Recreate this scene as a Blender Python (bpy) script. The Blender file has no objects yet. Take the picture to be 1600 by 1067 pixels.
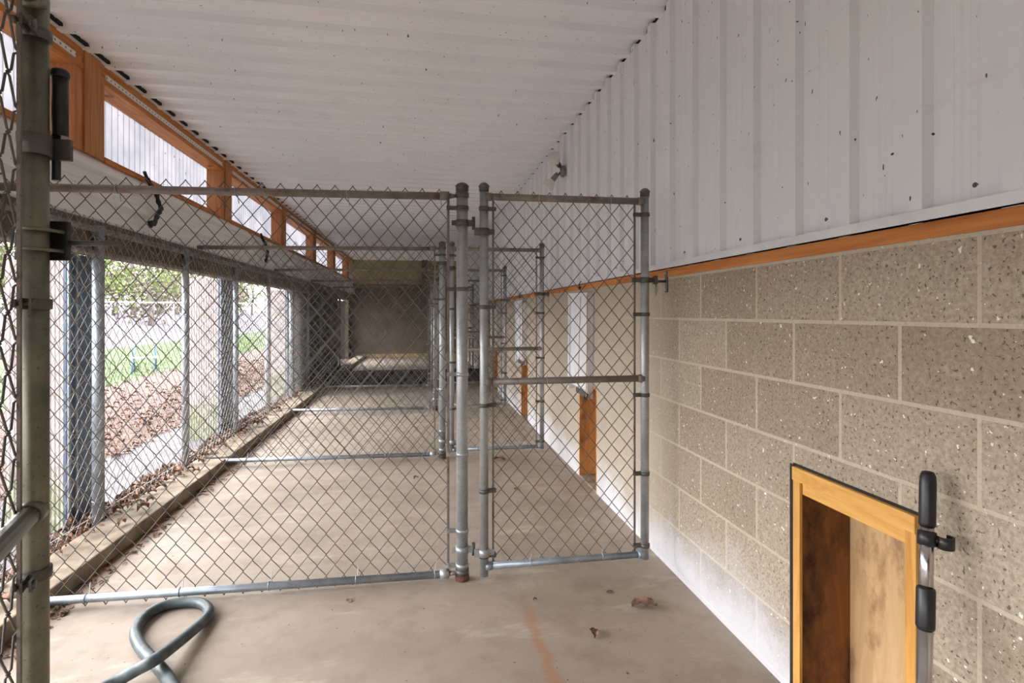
import bpy, bmesh, math, random
from mathutils import Vector, Matrix
random.seed(7)
R = math.radians
sc = bpy.context.scene
# ------------------------------------------------------------------ camera, sky, sun, exposure
H = 1.27
cam_d = bpy.data.cameras.new('camera'); cam = bpy.data.objects.new('camera', cam_d)
sc.collection.objects.link(cam); sc.camera = cam
cam.location = (0, 0, H); cam.rotation_euler = (R(90), 0, R(-9.48))
cam_d.sensor_width = 36; cam_d.lens = 850/1600*36; cam_d.shift_y = -0.0275
cam_d.clip_start = .02; cam_d.clip_end = 300
sc.view_settings.view_transform = 'Standard'; sc.view_settings.look = 'None'
sc.view_settings.gamma = 1; sc.view_settings.exposure = 2.52
sc.cycles.diffuse_bounces = 10; sc.cycles.max_bounces = 14; sc.cycles.transparent_max_bounces = 16
sc.view_settings.use_curve_mapping = False
w = bpy.data.worlds.new('sky'); sc.world = w; w.use_nodes = True
wn = w.node_tree.nodes; wl = w.node_tree.links
bg = wn['Background']; bg.inputs['Strength'].default_value = 1.35
tc = wn.new('ShaderNodeTexCoord'); sep = wn.new('ShaderNodeSeparateXYZ'); rp = wn.new('ShaderNodeValToRGB')
wl.new(tc.outputs['Generated'], sep.inputs[0]); wl.new(sep.outputs['Z'], rp.inputs[0]); wl.new(rp.outputs[0], bg.inputs['Color'])
rp.color_ramp.elements[0].color = (.97, .97, 1, 1); rp.color_ramp.elements[0].position = 0
rp.color_ramp.elements[1].color = (.72, .76, .82, 1); rp.color_ramp.elements[1].position = .8
sun_d = bpy.data.lights.new('sun', 'SUN'); sun_d.energy = 2.7; sun_d.angle = R(80); sun_d.color = (1, .98, .97)
sun = bpy.data.objects.new('sun', sun_d); sc.collection.objects.link(sun)
sun.rotation_euler = Vector((1.0, -.40, -.80)).to_track_quat('-Z', 'Y').to_euler()   # low hazy sun, from the yard side

C = sc.collection
# ------------------------------------------------------------------ mesh helpers
class MB:
    def __init__(s): s.v = []; s.f = []; s.sm = []
    def add(s, vs, fs, smooth=False):
        b = len(s.v); s.v += [tuple(p) for p in vs]
        s.f += [tuple(b+i for i in f) for f in fs]; s.sm += [smooth]*len(fs); return s
    def box(s, x0, x1, y0, y1, z0, z1, M=None):
        vs = [Vector((x, y, z)) for x in (x0, x1) for y in (y0, y1) for z in (z0, z1)]
        if M: vs = [M @ p for p in vs]
        return s.add(vs, [(0,1,3,2),(4,6,7,5),(0,4,5,1),(2,3,7,6),(0,2,6,4),(1,5,7,3)])
    def tube(s, pts, r, n=10, caps=True, closed=False):
        pts = [Vector(p) for p in pts]; m = len(pts)
        rs = r if isinstance(r, (list, tuple)) else [r]*m
        vs = []; up = None
        for i, p in enumerate(pts):
            if closed: t = pts[(i+1) % m]-pts[i-1]
            else: t = pts[min(i+1, m-1)]-pts[max(i-1, 0)]
            if t.length < 1e-9: t = Vector((0, 0, 1))
            t.normalize()
            if up is None:
                up = Vector((0, 1, 0)) if abs(t.y) < .9 else Vector((1, 0, 0))
            a = (up - t*up.dot(t))
            if a.length < 1e-4: a = t.orthogonal()
            a.normalize(); up = a; b = t.cross(a)
            for k in range(n):
                an = 2*math.pi*k/n
                vs.append(p + a*math.cos(an)*rs[i] + b*math.sin(an)*rs[i])
        fs = []
        for i in range(m if closed else m-1):
            j = (i+1) % m
            for k in range(n):
                fs.append((i*n+k, i*n+(k+1) % n, j*n+(k+1) % n, j*n+k))
        s.add(vs, fs, True)
        if caps and not closed:
            b = len(s.v)-len(vs)
            s.f.append(tuple(b+k for k in range(n))[::-1]); s.sm.append(False)
            s.f.append(tuple(b+(m-1)*n+k for k in range(n))); s.sm.append(False)
        return s
    def lathe(s, prof, c=(0, 0, 0), n=16, M=None):      # prof: (r, z)
        vs = []
        for r, z in prof:
            for k in range(n):
                a = 2*math.pi*k/n; p = Vector((r*math.cos(a), r*math.sin(a), z))
                if M: p = M @ p
                vs.append(p+Vector(c))
        fs = [(i*n+k, i*n+(k+1) % n, (i+1)*n+(k+1) % n, (i+1)*n+k) for i in range(len(prof)-1) for k in range(n)]
        s.add(vs, fs, True)
        b = len(s.v)-len(vs)
        s.f.append(tuple(b+k for k in range(n))[::-1]); s.sm.append(False)
        s.f.append(tuple(b+(len(prof)-1)*n+k for k in range(n))); s.sm.append(False)
        return s
    def build(s, name, m, parent=None, bevel=0):
        me = bpy.data.meshes.new(name); me.from_pydata(s.v, [], s.f); me.update()
        me.polygons.foreach_set('use_smooth', s.sm)
        if m: me.materials.append(m)
        o = bpy.data.objects.new(name, me); C.objects.link(o)
        if parent: o.parent = parent
        if bevel:
            b = o.modifiers.new('bevel', 'BEVEL'); b.width = bevel; b.segments = 2; b.limit_method = 'ANGLE'
        return o
def box(name, m, parent, *a, bevel=0): return MB().box(*a).build(name, m, parent, bevel)
def tag(o, label=None, cat=None, group=None, kind=None):
    if label: o['label'] = label
    if cat: o['category'] = cat
    if group: o['group'] = group
    if kind: o['kind'] = kind
    return o
def empty(name, loc=(0, 0, 0), rz=0):
    o = bpy.data.objects.new(name, None); C.objects.link(o); o.location = loc; o.rotation_euler = (0, 0, rz)
    o.empty_display_size = .1; return o
def copy_tree(o, parent=None):
    c = o.copy(); C.objects.link(c); c.parent = parent
    for ch in [x for x in C.objects if x.parent == o]: copy_tree(ch, c)
    return c
def struct(o): o['kind'] = 'structure'; return o

# ------------------------------------------------------------------ materials
def rgb(r, g, b):
    f = lambda c: (c/255/12.92 if c/255 <= .04045 else ((c/255+.055)/1.055)**2.4)
    return (f(r), f(g), f(b), 1)
class NT:
    def __init__(s, name):
        s.m = bpy.data.materials.new(name); s.m.use_nodes = True
        s.n = s.m.node_tree.nodes; s.l = s.m.node_tree.links; s.p = s.n['Principled BSDF']
        s.tc = s.n.new('ShaderNodeTexCoord').outputs['Object']
    def N(s, t, **k):
        n = s.n.new(t)
        for a, v in k.items(): setattr(n, a, v)
        return n
    def map(s, sc_=(1, 1, 1), rot=(0, 0, 0), loc=(0, 0, 0)):
        m = s.N('ShaderNodeMapping'); m.inputs['Scale'].default_value = sc_; m.inputs['Rotation'].default_value = rot
        m.inputs['Location'].default_value = loc; s.l.new(s.tc, m.inputs[0]); return m.outputs[0]
    def noise(s, v, scale, det=4, rough=.55, dist=0):
        n = s.N('ShaderNodeTexNoise'); n.inputs['Scale'].default_value = scale; n.inputs['Detail'].default_value = det
        n.inputs['Roughness'].default_value = rough; n.inputs['Distortion'].default_value = dist
        s.l.new(v, n.inputs['Vector']); return n.outputs['Fac']
    def ramp(s, v, *st):
        r = s.N('ShaderNodeValToRGB'); e = r.color_ramp.elements
        for i, (p, c) in enumerate(st):
            if i < 2: e[i].position = p
            else: e.new(p)
            e[i].color = c if len(c) == 4 else (*c, 1)
        s.l.new(v, r.inputs[0]); return r.outputs[0]
    def mask(s, v, a, b): return s.ramp(v, (a, (0, 0, 0)), (b, (1, 1, 1)))
    def mix(s, f, a, b, mode='MIX'):
        m = s.N('ShaderNodeMix', data_type='RGBA', blend_type=mode)
        for i, x in ((0, f), (6, a), (7, b)):
            if isinstance(x, (float, int)): m.inputs[i].default_value = x
            elif isinstance(x, tuple): m.inputs[i].default_value = x
            else: s.l.new(x, m.inputs[i])
        return m.outputs[2]
    def math(s, op, a, b=0.0):
        m = s.N('ShaderNodeMath', operation=op)
        for i, x in ((0, a), (1, b)):
            if isinstance(x, (float, int)): m.inputs[i].default_value = x
            else: s.l.new(x, m.inputs[i])
        return m.outputs[0]
    def xyz(s):
        q = s.N('ShaderNodeSeparateXYZ'); s.l.new(s.tc, q.inputs[0]); return q.outputs
    def bump(s, h, st=.3, d=.01):
        b = s.N('ShaderNodeBump'); b.inputs['Strength'].default_value = st; b.inputs['Distance'].default_value = d
        s.l.new(h, b.inputs['Height'])
        if s.p.inputs['Normal'].links: s.l.new(s.p.inputs['Normal'].links[0].from_socket, b.inputs['Normal'])
        s.l.new(b.outputs[0], s.p.inputs['Normal'])
    def done(s, col, rough=.6, metal=0, spec=None):
        for k, x in (('Base Color', col), ('Roughness', rough), ('Metallic', metal)):
            if isinstance(x, (float, int)) or isinstance(x, tuple): s.p.inputs[k].default_value = x
            else: s.l.new(x, s.p.inputs[k])
        if spec is not None: s.p.inputs['Specular IOR Level'].default_value = spec
        return s.m
def simple(name, c1, c2, scale=8, rough=.5, metal=0, bump=.1, stretch=(1, 1, 1), lo=.35, hi=.65, spec=None):
    t = NT(name); n = t.noise(t.map(stretch), scale, 5)
    if bump: t.bump(n, bump, .004)
    return t.done(t.ramp(n, (lo, c1), (hi, c2)), rough, metal, spec)

def pipe_mat(name, c1, c2, rust, amt, rough=.42, metal=.55):
    t = NT(name); n = t.noise(t.map((1, 1, 1)), 14, 6, .65); col = t.ramp(n, (.3, c1), (.7, c2))
    r = t.mask(t.noise(t.map((1, 1, 1), loc=(3, 5, 1)), 5, 8, .7), amt, amt+.12)
    col = t.mix(r, col, rust)
    sp = t.mask(t.noise(t.map((1, 1, 1)), 160, 2), .66, .7); col = t.mix(sp, col, rgb(90, 86, 78))
    t.bump(n, .08, .002)
    return t.done(col, rough, metal)
M_pipe = pipe_mat('galvanised_pipe', rgb(150, 154, 155), rgb(186, 188, 188), rgb(128, 112, 92), .66)
M_bluepipe = pipe_mat('bluish_galvanised_pipe', rgb(132, 141, 150), rgb(166, 174, 182), rgb(120, 116, 110), .7)
M_rail = pipe_mat('weathered_rail', rgb(118, 110, 104), rgb(150, 142, 134), rgb(106, 70, 50), .56, .5, .45)
M_near = pipe_mat('olive_weathered_pipe', rgb(98, 97, 84), rgb(134, 132, 116), rgb(88, 76, 60), .58, .4, .6)
M_wire = pipe_mat('chain_link_wire', rgb(80, 76, 72), rgb(112, 108, 102), rgb(84, 66, 52), .6, .55, .5)
M_wire_l = pipe_mat('bright_chain_link_wire', rgb(136, 132, 128), rgb(180, 176, 172), rgb(110, 90, 74), .62, .5, .5)
M_fit = pipe_mat('dark_pressed_fitting', rgb(84, 82, 78), rgb(112, 110, 106), rgb(80, 56, 42), .6, .5, .6)
M_black = simple('black_plastic', rgb(22, 22, 24), rgb(34, 34, 36), 30, .4, 0, .05)
M_rubber = simple('black_rubber', rgb(18, 18, 18), rgb(40, 38, 36), 20, .6, 0, .2)
M_hose = simple('grey_green_hose', rgb(54, 64, 66), rgb(82, 93, 94), 25, .45, 0, .05)
M_chrome = simple('brushed_steel_tube', rgb(186, 184, 186), rgb(206, 204, 206), 20, .22, 1.0, 0)
M_dark = simple('black_foam_and_gap_backing', rgb(14, 14, 15), rgb(30, 30, 31), 20, .9, 0, .2)
M_nearblack = simple('near_black', rgb(30, 27, 24), rgb(46, 42, 36), 9, .95, 0, .2)

def panel_mat(name, base, axis_dirt=True):
    t = NT(name)
    big = t.noise(t.map((1, .25, 1)), 1.3, 3)
    col = t.ramp(big, (.3, base), (.7, tuple(min(1, c*1.07) for c in base[:3])+(1,)))
    d = t.mask(t.noise(t.map((2.4, 2.4, .9)), 26, 2, .4), .745, .76)
    col = t.mix(d, col, rgb(70, 62, 52))
    d2 = t.mask(t.noise(t.map((1, 1, 1), loc=(9, 4, 2)), 60, 1, .3), .80, .81)
    col = t.mix(d2, col, rgb(60, 52, 44))
    sm = t.mask(t.noise(t.map((.6, .6, 2.5), loc=(1, 7, 3)), 3, 6, .7), .6, .85)
    col = t.mix(t.math('MULTIPLY', sm, .35), col, rgb(176, 170, 160))
    t.bump(t.noise(t.map((1, 1, 1)), 3, 2), .05, .01)
    return t.done(col, .33, 0, .5)
M_panel = panel_mat('white_painted_steel', rgb(226, 228, 232))
M_ceil = panel_mat('white_painted_steel_ceiling', rgb(240, 243, 246))
M_flap = panel_mat('dusty_white_steel', rgb(224, 223, 220))
M_jtrim = simple('white_trim', rgb(212, 213, 216), rgb(226, 227, 230), 4, .35, 0, .02)

def wood(name, c1, c2, c3, grain=(30, 2.0, 30), knots=True, rough=.6):
    t = NT(name); v = t.map(grain)
    n = t.noise(v, 1.0, 6, .6, .8)
    col = t.ramp(n, (.25, c1), (.5, c2), (.75, c3))
    if knots:
        k = t.mask(t.noise(t.map((4, 2.2, 4), loc=(2, 1, 5)), 2.4, 2, .4), .68, .76); col = t.mix(k, col, rgb(84, 42, 20))
    t.bump(n, .15, .003)
    return t.done(col, rough, 0, .3)
M_timber = wood('orange_pine', rgb(148, 86, 40), rgb(190, 121, 62), rgb(208, 143, 82))
M_timber_v = wood('orange_pine_upright', rgb(140, 88, 50), rgb(182, 122, 74), rgb(204, 148, 100), (30, 30, 2))
M_frame = wood('yellow_pine', rgb(176, 122, 54), rgb(206, 156, 82), rgb(220, 176, 106), (28, 3, 28))
M_frame_v = wood('yellow_pine_upright', rgb(172, 118, 52), rgb(204, 152, 80), rgb(216, 172, 102), (28, 28, 3))
def plywood(name, c1, c2, dirt, lo, hi):
    t = NT(name); n = t.noise(t.map((9, 9, 1.6)), 1.6, 6, .6, 1.2)
    col = t.ramp(n, (.3, c1), (.7, c2))
    s = t.mask(t.noise(t.map((2.2, 2.2, 1.1), loc=(2, 3, 4)), 3.2, 8, .65), lo, hi); col = t.mix(s, col, dirt)
    t.bump(n, .1, .003); return t.done(col, .6, 0, .3)
M_ply = plywood('tan_plywood', rgb(178, 142, 98), rgb(208, 176, 132), rgb(116, 82, 50), .52, .68)
M_plyd = plywood('stained_brown_plywood', rgb(104, 64, 32), rgb(138, 88, 46), rgb(40, 24, 14), .46, .66)
M_plyo = plywood('orange_plywood', rgb(168, 112, 58), rgb(196, 142, 86), rgb(110, 60, 28), .52, .7)

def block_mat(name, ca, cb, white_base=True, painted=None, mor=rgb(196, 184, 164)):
    t = NT(name); x, y, z = t.xyz()
    cv = t.N('ShaderNodeCombineXYZ'); t.l.new(t.math('ADD', y, BLK_Y), cv.inputs[0]); t.l.new(t.math('ADD', z, -.025+.203*2), cv.inputs[1])
    br = t.N('ShaderNodeTexBrick'); t.l.new(cv.outputs[0], br.inputs['Vector'])
    br.offset = .5; br.offset_frequency = 2; br.squash = 1
    for k, vv in (('Scale', 1), ('Mortar Size', .0065), ('Mortar Smooth', .2), ('Bias', 0), ('Brick Width', .406), ('Row Height', .203)):
        br.inputs[k].default_value = vv
    br.inputs['Color1'].default_value = (0, 0, 0, 1); br.inputs['Color2'].default_value = (1, 1, 1, 1); br.inputs['Mortar'].default_value = (.5, .5, .5, 1)
    tone = t.mix(br.outputs['Color'], ca, cb)
    fine = t.noise(t.map((1, 1, 1)), 90, 4, .7); fine2 = t.noise(t.map((1, 1, 1)), 34, 6, .7)
    col = t.mix(t.mask(fine, .40, .62), t.mix(.45, tone, rgb(108, 96, 80)), tone)
    col = t.mix(t.math('MULTIPLY', t.mask(fine2, .55, .8), .35), col, rgb(206, 196, 178))
    pit = t.mask(t.noise(t.map((1, 1, 1), loc=(4, 4, 4)), 105, 3, .5), .625, .65); col = t.mix(t.math('MULTIPLY', pit, .75), col, rgb(74, 64, 52))
    wsp = t.mask(t.noise(t.map((1, 1, 1), loc=(14, 4, 9)), 70, 2, .4), .715, .73); col = t.mix(wsp, col, rgb(226, 220, 206))
    st = t.mask(t.noise(t.map((1, 1, 1)), 2.4, 5, .6), .5, .75); col = t.mix(t.math('MULTIPLY', st, .3), col, rgb(138, 112, 84))
    col = t.mix(t.math('MULTIPLY', br.outputs['Fac'], .6), col, mor)
    edge = t.math('ADD', y, t.math('MULTIPLY', t.math('SUBTRACT', t.noise(t.map((1, 1, 1)), 2.2, 4), .5), .9))
    if painted:                                     # the old limewash coat that starts beyond the first partition
        col = t.mix(t.math('MULTIPLY', t.mask(t.math('MULTIPLY', edge, .1), .235, .285), .75), col, painted)
    if white_base:                                  # white efflorescence creeping up from the slab
        hgt = t.math('ADD', z, t.math('MULTIPLY', t.math('SUBTRACT', t.noise(t.map((1, 1, 1)), 3.5, 6, .65), .5), .55))
        wb = t.ramp(hgt, (.04, (.8, .8, .8)), (.30, (0, 0, 0))); col = t.mix(wb, col, rgb(200, 200, 206))
    inv = t.math('SUBTRACT', 1.0, br.outputs['Fac'])
    t.bump(inv, .5, .006); t.bump(t.math('SUBTRACT', fine, t.math('MULTIPLY', pit, .8)), .45, .004)
    return t.done(col, .92, 0, .2)
BLK_Y = -.003 + 10*.406
M_block = block_mat('concrete_block', rgb(156, 143, 125), rgb(177, 165, 147), True, rgb(172, 162, 146))
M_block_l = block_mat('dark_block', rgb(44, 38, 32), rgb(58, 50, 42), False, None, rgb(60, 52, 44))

def floor_mat():
    t = NT('floor_concrete'); x, y, z = t.xyz()
    n1 = t.noise(t.map((1, 1, 1)), 1.1, 6, .6, .4); n2 = t.noise(t.map((1, 1, 1), loc=(3, 1, 2)), 6, 7, .65)
    col = t.ramp(n1, (.3, rgb(138, 125, 112)), (.7, rgb(164, 151, 138)))
    col = t.mix(t.math('MULTIPLY', t.mask(n2, .5, .78), .5), col, rgb(112, 97, 82))
    col = t.mix(t.math('MULTIPLY', t.mask(t.noise(t.map((1, 3, 1), loc=(7, 7, 7)), 2.2, 6, .7), .56, .75), .45), col, rgb(208, 196, 180))
    # one rusty dribble line near the gate
    dx = t.math('ABSOLUTE', t.math('SUBTRACT', x, t.math('ADD', .452, t.math('MULTIPLY', t.math('SUBTRACT', t.noise(t.map((1, 1, 1)), 9, 3), .5), .10))))
    ln = t.ramp(dx, (.008, (1, 1, 1)), (.035, (0, 0, 0)))
    yl = t.ramp(t.math('MULTIPLY', y, .2), (.29, (0, 0, 0)), (.33, (1, 1, 1)), (.44, (1, 1, 1)), (.485, (0, 0, 0)))
    col = t.mix(t.math('MULTIPLY', t.math('MULTIPLY', ln, yl), .5), col, rgb(158, 104, 62))
    # dirt line along the kerb
    ks = t.ramp(t.math('ADD', x, t.math('ADD', 1.9, t.math('MULTIPLY', t.noise(t.map((1, 1, 1)), 12, 5), .16))), (.40, (1, 1, 1)), (.52, (0, 0, 0)))
    col = t.mix(t.math('MULTIPLY', ks, .8), col, rgb(122, 84, 58))
    sp = t.mask(t.noise(t.map((1, 1, 1)), 55, 2, .4), .74, .76); col = t.mix(sp, col, rgb(86, 66, 50))
    t.bump(n2, .12, .006); t.bump(t.noise(t.map((1, 1, 1)), 120, 2), .06, .002)
    return t.done(col, t.ramp(n2, (.3, (.5, .5, .5)), (.7, (.8, .8, .8))), 0, .35)
M_floor = floor_mat()
M_kerb = simple('kerb_concrete', rgb(104, 92, 76), rgb(144, 130, 112), 9, .9, 0, .3)
M_slab = simple('outdoor_concrete', rgb(80, 77, 79), rgb(102, 98, 100), 5, .9, 0, .2)
M_soil = simple('leafy_soil', rgb(74, 56, 49), rgb(102, 80, 73), 7, .95, 0, .5)
M_lawn = simple('lawn_ground', rgb(52, 70, 34), rgb(76, 95, 54), 3, .95, 0, .4)
M_gravel = simple('pale_gravel', rgb(96, 89, 96), rgb(120, 112, 119), 2, .95, 0, .3)
M_leafd = simple('dead_leaf', rgb(92, 68, 52), rgb(150, 118, 98), 30, .8, 0, .2)
M_leafl = simple('pale_dead_leaf', rgb(100, 72, 58), rgb(140, 108, 90), 30, .8, 0, .2)
M_bark = simple('bark', rgb(92, 82, 78), rgb(140, 128, 122), 14, .95, 0, .5, (1, 1, .2))
M_leafg = simple('spring_leaves', rgb(78, 96, 40), rgb(120, 132, 66), 3, .7, 0, 0)
M_leafy = simple('dull_leaves', rgb(84, 78, 60), rgb(116, 106, 86), 3, .7, 0, 0)
M_white = simple('white_paint', rgb(214, 210, 206), rgb(228, 226, 222), 6, .5, 0, .03)
M_blue = simple('blue_grey_paint', rgb(92, 118, 150), rgb(120, 146, 176), 6, .5, 0, .03)
M_string = simple('cord', rgb(186, 150, 110), rgb(206, 178, 140), 60, .8, 0, .2)
M_rust = simple('rust', rgb(96, 52, 38), rgb(120, 84, 66), 30, .9, 0, .3)
M_tan = simple('tan_end_wall', rgb(150, 138, 106), rgb(172, 160, 126), 2, .9, 0, .2)
M_brownwall = simple('brown_end_wall', rgb(92, 80, 66), rgb(120, 106, 90), 2, .9, 0, .2)
def fluted():
    t = NT('fluted_pillar_block'); x, y, z = t.xyz()
    wv = t.N('ShaderNodeTexWave', wave_type='BANDS', bands_direction='X'); wv.inputs['Scale'].default_value = 14
    wv.inputs['Distortion'].default_value = .15; t.l.new(t.tc, wv.inputs['Vector'])
    n = t.noise(t.map((1, 1, 1)), 16, 5, .7); col = t.ramp(n, (.3, rgb(176, 160, 158)), (.7, rgb(212, 198, 196)))
    hz = t.math('ADD', z, t.math('MULTIPLY', t.noise(t.map((1, 1, 1)), 4, 5), .3))
    col = t.mix(t.ramp(hz, (.42, (1, 1, 1)), (.62, (0, 0, 0))), col, t.ramp(n, (.35, rgb(128, 134, 96)), (.65, rgb(176, 172, 160))))
    t.bump(wv.outputs['Fac'], .5, .01); t.bump(n, .3, .006); return t.done(col, .95, 0, .2)
M_flute = fluted()
M_flash = pipe_mat('blue_grey_flashing', rgb(74, 92, 112), rgb(104, 124, 144), rgb(60, 60, 60), .72, .5, .3)
def poly_mat():
    t = NT('ribbed_polycarbonate'); x, y, z = t.xyz()
    fr = t.math('ABSOLUTE', t.math('SUBTRACT', t.math('FRACT', t.math('MULTIPLY', y, 1/.076)), .5))
    ln = t.ramp(fr, (.05, (1, 1, 1)), (.10, (0, 0, 0)))
    base = t.ramp(t.noise(t.map((1, 1, 1)), 3, 4), (.3, rgb(98, 98, 105)), (.7, rgb(122, 120, 124)))
    sp = t.mask(t.noise(t.map((1, 1, 1)), 26, 2), .74, .76)
    col = t.mix(sp, t.mix(t.math('MULTIPLY', ln, .55), base, rgb(62, 56, 52)), rgb(50, 40, 32))
    tr = t.N('ShaderNodeBsdfTranslucent'); gl = t.N('ShaderNodeBsdfGlossy'); df = t.N('ShaderNodeBsdfDiffuse'); tp = t.N('ShaderNodeBsdfTransparent')
    for q in (tr, df, tp): t.l.new(col, q.inputs['Color'])
    gl.inputs['Roughness'].default_value = .25
    m1 = t.N('ShaderNodeMixShader'); m1.inputs[0].default_value = .25; t.l.new(tr.outputs[0], m1.inputs[1]); t.l.new(df.outputs[0], m1.inputs[2])
    m2 = t.N('ShaderNodeMixShader'); m2.inputs[0].default_value = .06; t.l.new(m1.outputs[0], m2.inputs[1]); t.l.new(gl.outputs[0], m2.inputs[2])
    m3 = t.N('ShaderNodeMixShader'); m3.inputs[0].default_value = .04; t.l.new(m2.outputs[0], m3.inputs[1]); t.l.new(tp.outputs[0], m3.inputs[2])
    t.l.new(m3.outputs[0], t.n['Material Output'].inputs['Surface']); return t.m
M_poly = poly_mat()
def vent_mat():
    t = NT('perforated_vent_strip'); x, y, z = t.xyz()
    fy = t.math('SUBTRACT', t.math('FRACT', t.math('MULTIPLY', y, 1/.045)), .5); fz = t.math('SUBTRACT', z, 2.752)
    d = t.math('SQRT', t.math('ADD', t.math('POWER', t.math('MULTIPLY', fy, .045), 2.0), t.math('POWER', fz, 2.0)))
    return t.done(t.mix(t.ramp(d, (.006, (1, 1, 1)), (.008, (0, 0, 0))), rgb(224, 222, 220), rgb(60, 50, 44)), .4)
M_vent = vent_mat()

# ------------------------------------------------------------------ room shell
XR, XL, YE, ZC = 1.22, -1.96, 16.2, 2.85
Y0 = -3.2
struct(box('floor', M_floor, None, -1.98, 1.28, Y0, YE, -.15, 0))
DOORS = [1.39+2.51*i for i in range(6)]        # dog hatches along the right wall (centre Y)
DW, DH = .44, .745
# block wall with the hatch openings left out
mb = MB(); ys = [Y0]
for c in DOORS: ys += [c-DW/2, c+DW/2]
ys.append(YE); ZB = 1.452
for i in range(len(ys)-1):
    if i % 2 == 0: mb.box(XR, XR+.19, ys[i], ys[i+1], 0, ZB)
    else: mb.box(XR, XR+.19, ys[i], ys[i+1], DH, ZB)
struct(mb.build('wall_right', M_block))
def corrugated(name, m, u0, u1, v0, v1, place, h=.024, phase=0.0, pitch=.229, thick=.0):
    """profile along u (ribs every pitch), extruded from v0 to v1; place(u, d, v) -> point, d = how far the rib stands into the room"""
    prof = []
    k = math.floor((u0-phase)/pitch)-1
    while True:
        b = phase+k*pitch
        for du, d in ((-.030, 0), (-.021, h), (.021, h), (.030, 0), (.084, 0), (.090, .0035), (.102, .0035), (.108, 0), (.146-.022, 0), (.130, .0035), (.142, .0035), (.148, 0)):
            prof.append((b+du, d))
        if b > u1+pitch: break
        k += 1
    prof = [p for p in prof if u0 <= p[0] <= u1]
    prof = [(u0, 0)]+prof+[(u1, 0)]
    M = MB(); vs = []; nv = 2
    for u, d in prof: vs += [place(u, d, v0), place(u, d, v1)]
    M.add(vs, [(2*i, 2*i+2, 2*i+3, 2*i+1) for i in range(len(prof)-1)])
    o = M.build(name, m)
    s = o.modifiers.new('thickness', 'SOLIDIFY'); s.thickness = .0012; s.offset = 0
    return o
up = struct(corrugated('wall_right_upper', M_panel, Y0, YE, ZB+.04, 2.826, lambda u, d, v: (XR+.018-d, u, v), phase=.945))
struct(box('wall_right_backing', M_dark, None, XR+.022, XR+.19, Y0, YE, ZB, 2.98))  # black backing stands in for the shade inside the gap below the ceiling
struct(box('trim_1', M_timber, None, XR-.004, XR+.02, Y0, YE, ZB, ZB+.041, bevel=.002))
mb = MB().box(XR-.012, XR+.003, Y0, YE, ZB+.041, ZB+.072); mb.box(XR-.012, XR+.02, Y0, YE, ZB+.041, ZB+.044)
struct(mb.build('trim_2', M_jtrim))
ce = struct(corrugated('ceiling', M_ceil, Y0, YE, XL-.16, XR+.018, lambda u, d, v: (v, u, ZC-d), phase=.945+.1145, h=.034))
struct(box('ceiling_backing', M_dark, None, XL-.2, XR+.19, Y0, YE, ZC+.03, ZC+.08))
struct(box('added_shade_wall', M_brownwall, None, XL-.2, XR+.19, Y0-.1, Y0, 0, ZC+.03))  # unseen dark wall added behind the camera to shade the near-facing ribs
# screws in ceiling and wall
mbs = MB().lathe([(.008, 0), (.008, .002), (.005, .005), (.002, .006)], n=8)
proto = mbs.build('screw', M_fit, ce)
first = True
for yy in [1.06+.687*i for i in range(9)]:
    for xx in (-1.2, 0.0, 1.1):
        o = proto if first else proto.copy()
        if not first: C.objects.link(o); o.parent = ce
        first = False
        o.location = (xx+random.uniform(-.03, .03), yy+.05, ZC-.0005); o.rotation_euler = (math.pi, 0, 0)
for yy in [.99+.458*i for i in range(12)]:
    o = proto.copy(); C.objects.link(o); o.parent = up; o.location = (XR+.0175, yy+.05, 1.56); o.rotation_euler = (0, -math.pi/2, 0)

# far end wall
struct(box('wall_back', M_brownwall, None, XL-.2, XR+.19, YE, YE+.2, -.1, 2.12))
struct(box('wall_back_upper', M_tan, None, XL-.2, XR+.19, YE+.0, YE+.2, 2.12, ZC+.03))
struct(box('trim_3', M_brownwall, None, .02, .18, YE-.09, YE, 1.2, ZC, bevel=.004))
struct(box('trim_4', M_ply, None, XL+.1, XR, YE-.04, YE, .0, .09))
# near-black kick board across the aisle behind the fourth partition
k = box('kick_board', M_nearblack, None, -1.55, 1.15, 9.95, 10.05, 0, .25, bevel=.004)
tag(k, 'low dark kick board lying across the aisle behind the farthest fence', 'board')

# ------------------------------------------------------------------ left side: posts, windows, vent trim, metal skirt, header
posts = [3.49+2.33*i for i in range(-1, 6)]
PW = .30
for i, y in enumerate(posts):
    e = struct(empty('timber_post', (XL, y, 2.22)))
    MB().box(-.14, -.0, .0, .075, 0, .61).build('stud', M_timber_v, e, .003)
    MB().box(-.14, .012, .077, .24, 0, .61).build('stud', M_timber_v, e, .003)
    MB().box(-.14, -.0, .242, .30, 0, .61).build('stud', M_timber_v, e, .003)
for i in range(len(posts)):
    ya = posts[i]+PW; yb = posts[i+1] if i+1 < len(posts) else YE
    if i == 0: pass
    wdw = struct(empty('window_%d' % (i+1), (0, 0, 0)))
    # polycarbonate sheet, gently corrugated
    n = int((yb-ya)/.019); vs = []
    for q in range(n+1):
        yy = ya+(yb-ya)*q/n; dx = .004*math.cos(2*math.pi*yy/.076)
        vs += [(XL-.135+dx, yy, 2.22), (XL-.135+dx, yy, 2.72)]
    MB().add(vs, [(2*q, 2*q+2, 2*q+3, 2*q+1) for q in range(n)], True).build('pane', M_poly, wdw)
    MB().box(XL-.14, XL+.004, ya, yb, 2.215, 2.25).build('sill', M_timber, wdw, .002)
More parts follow.
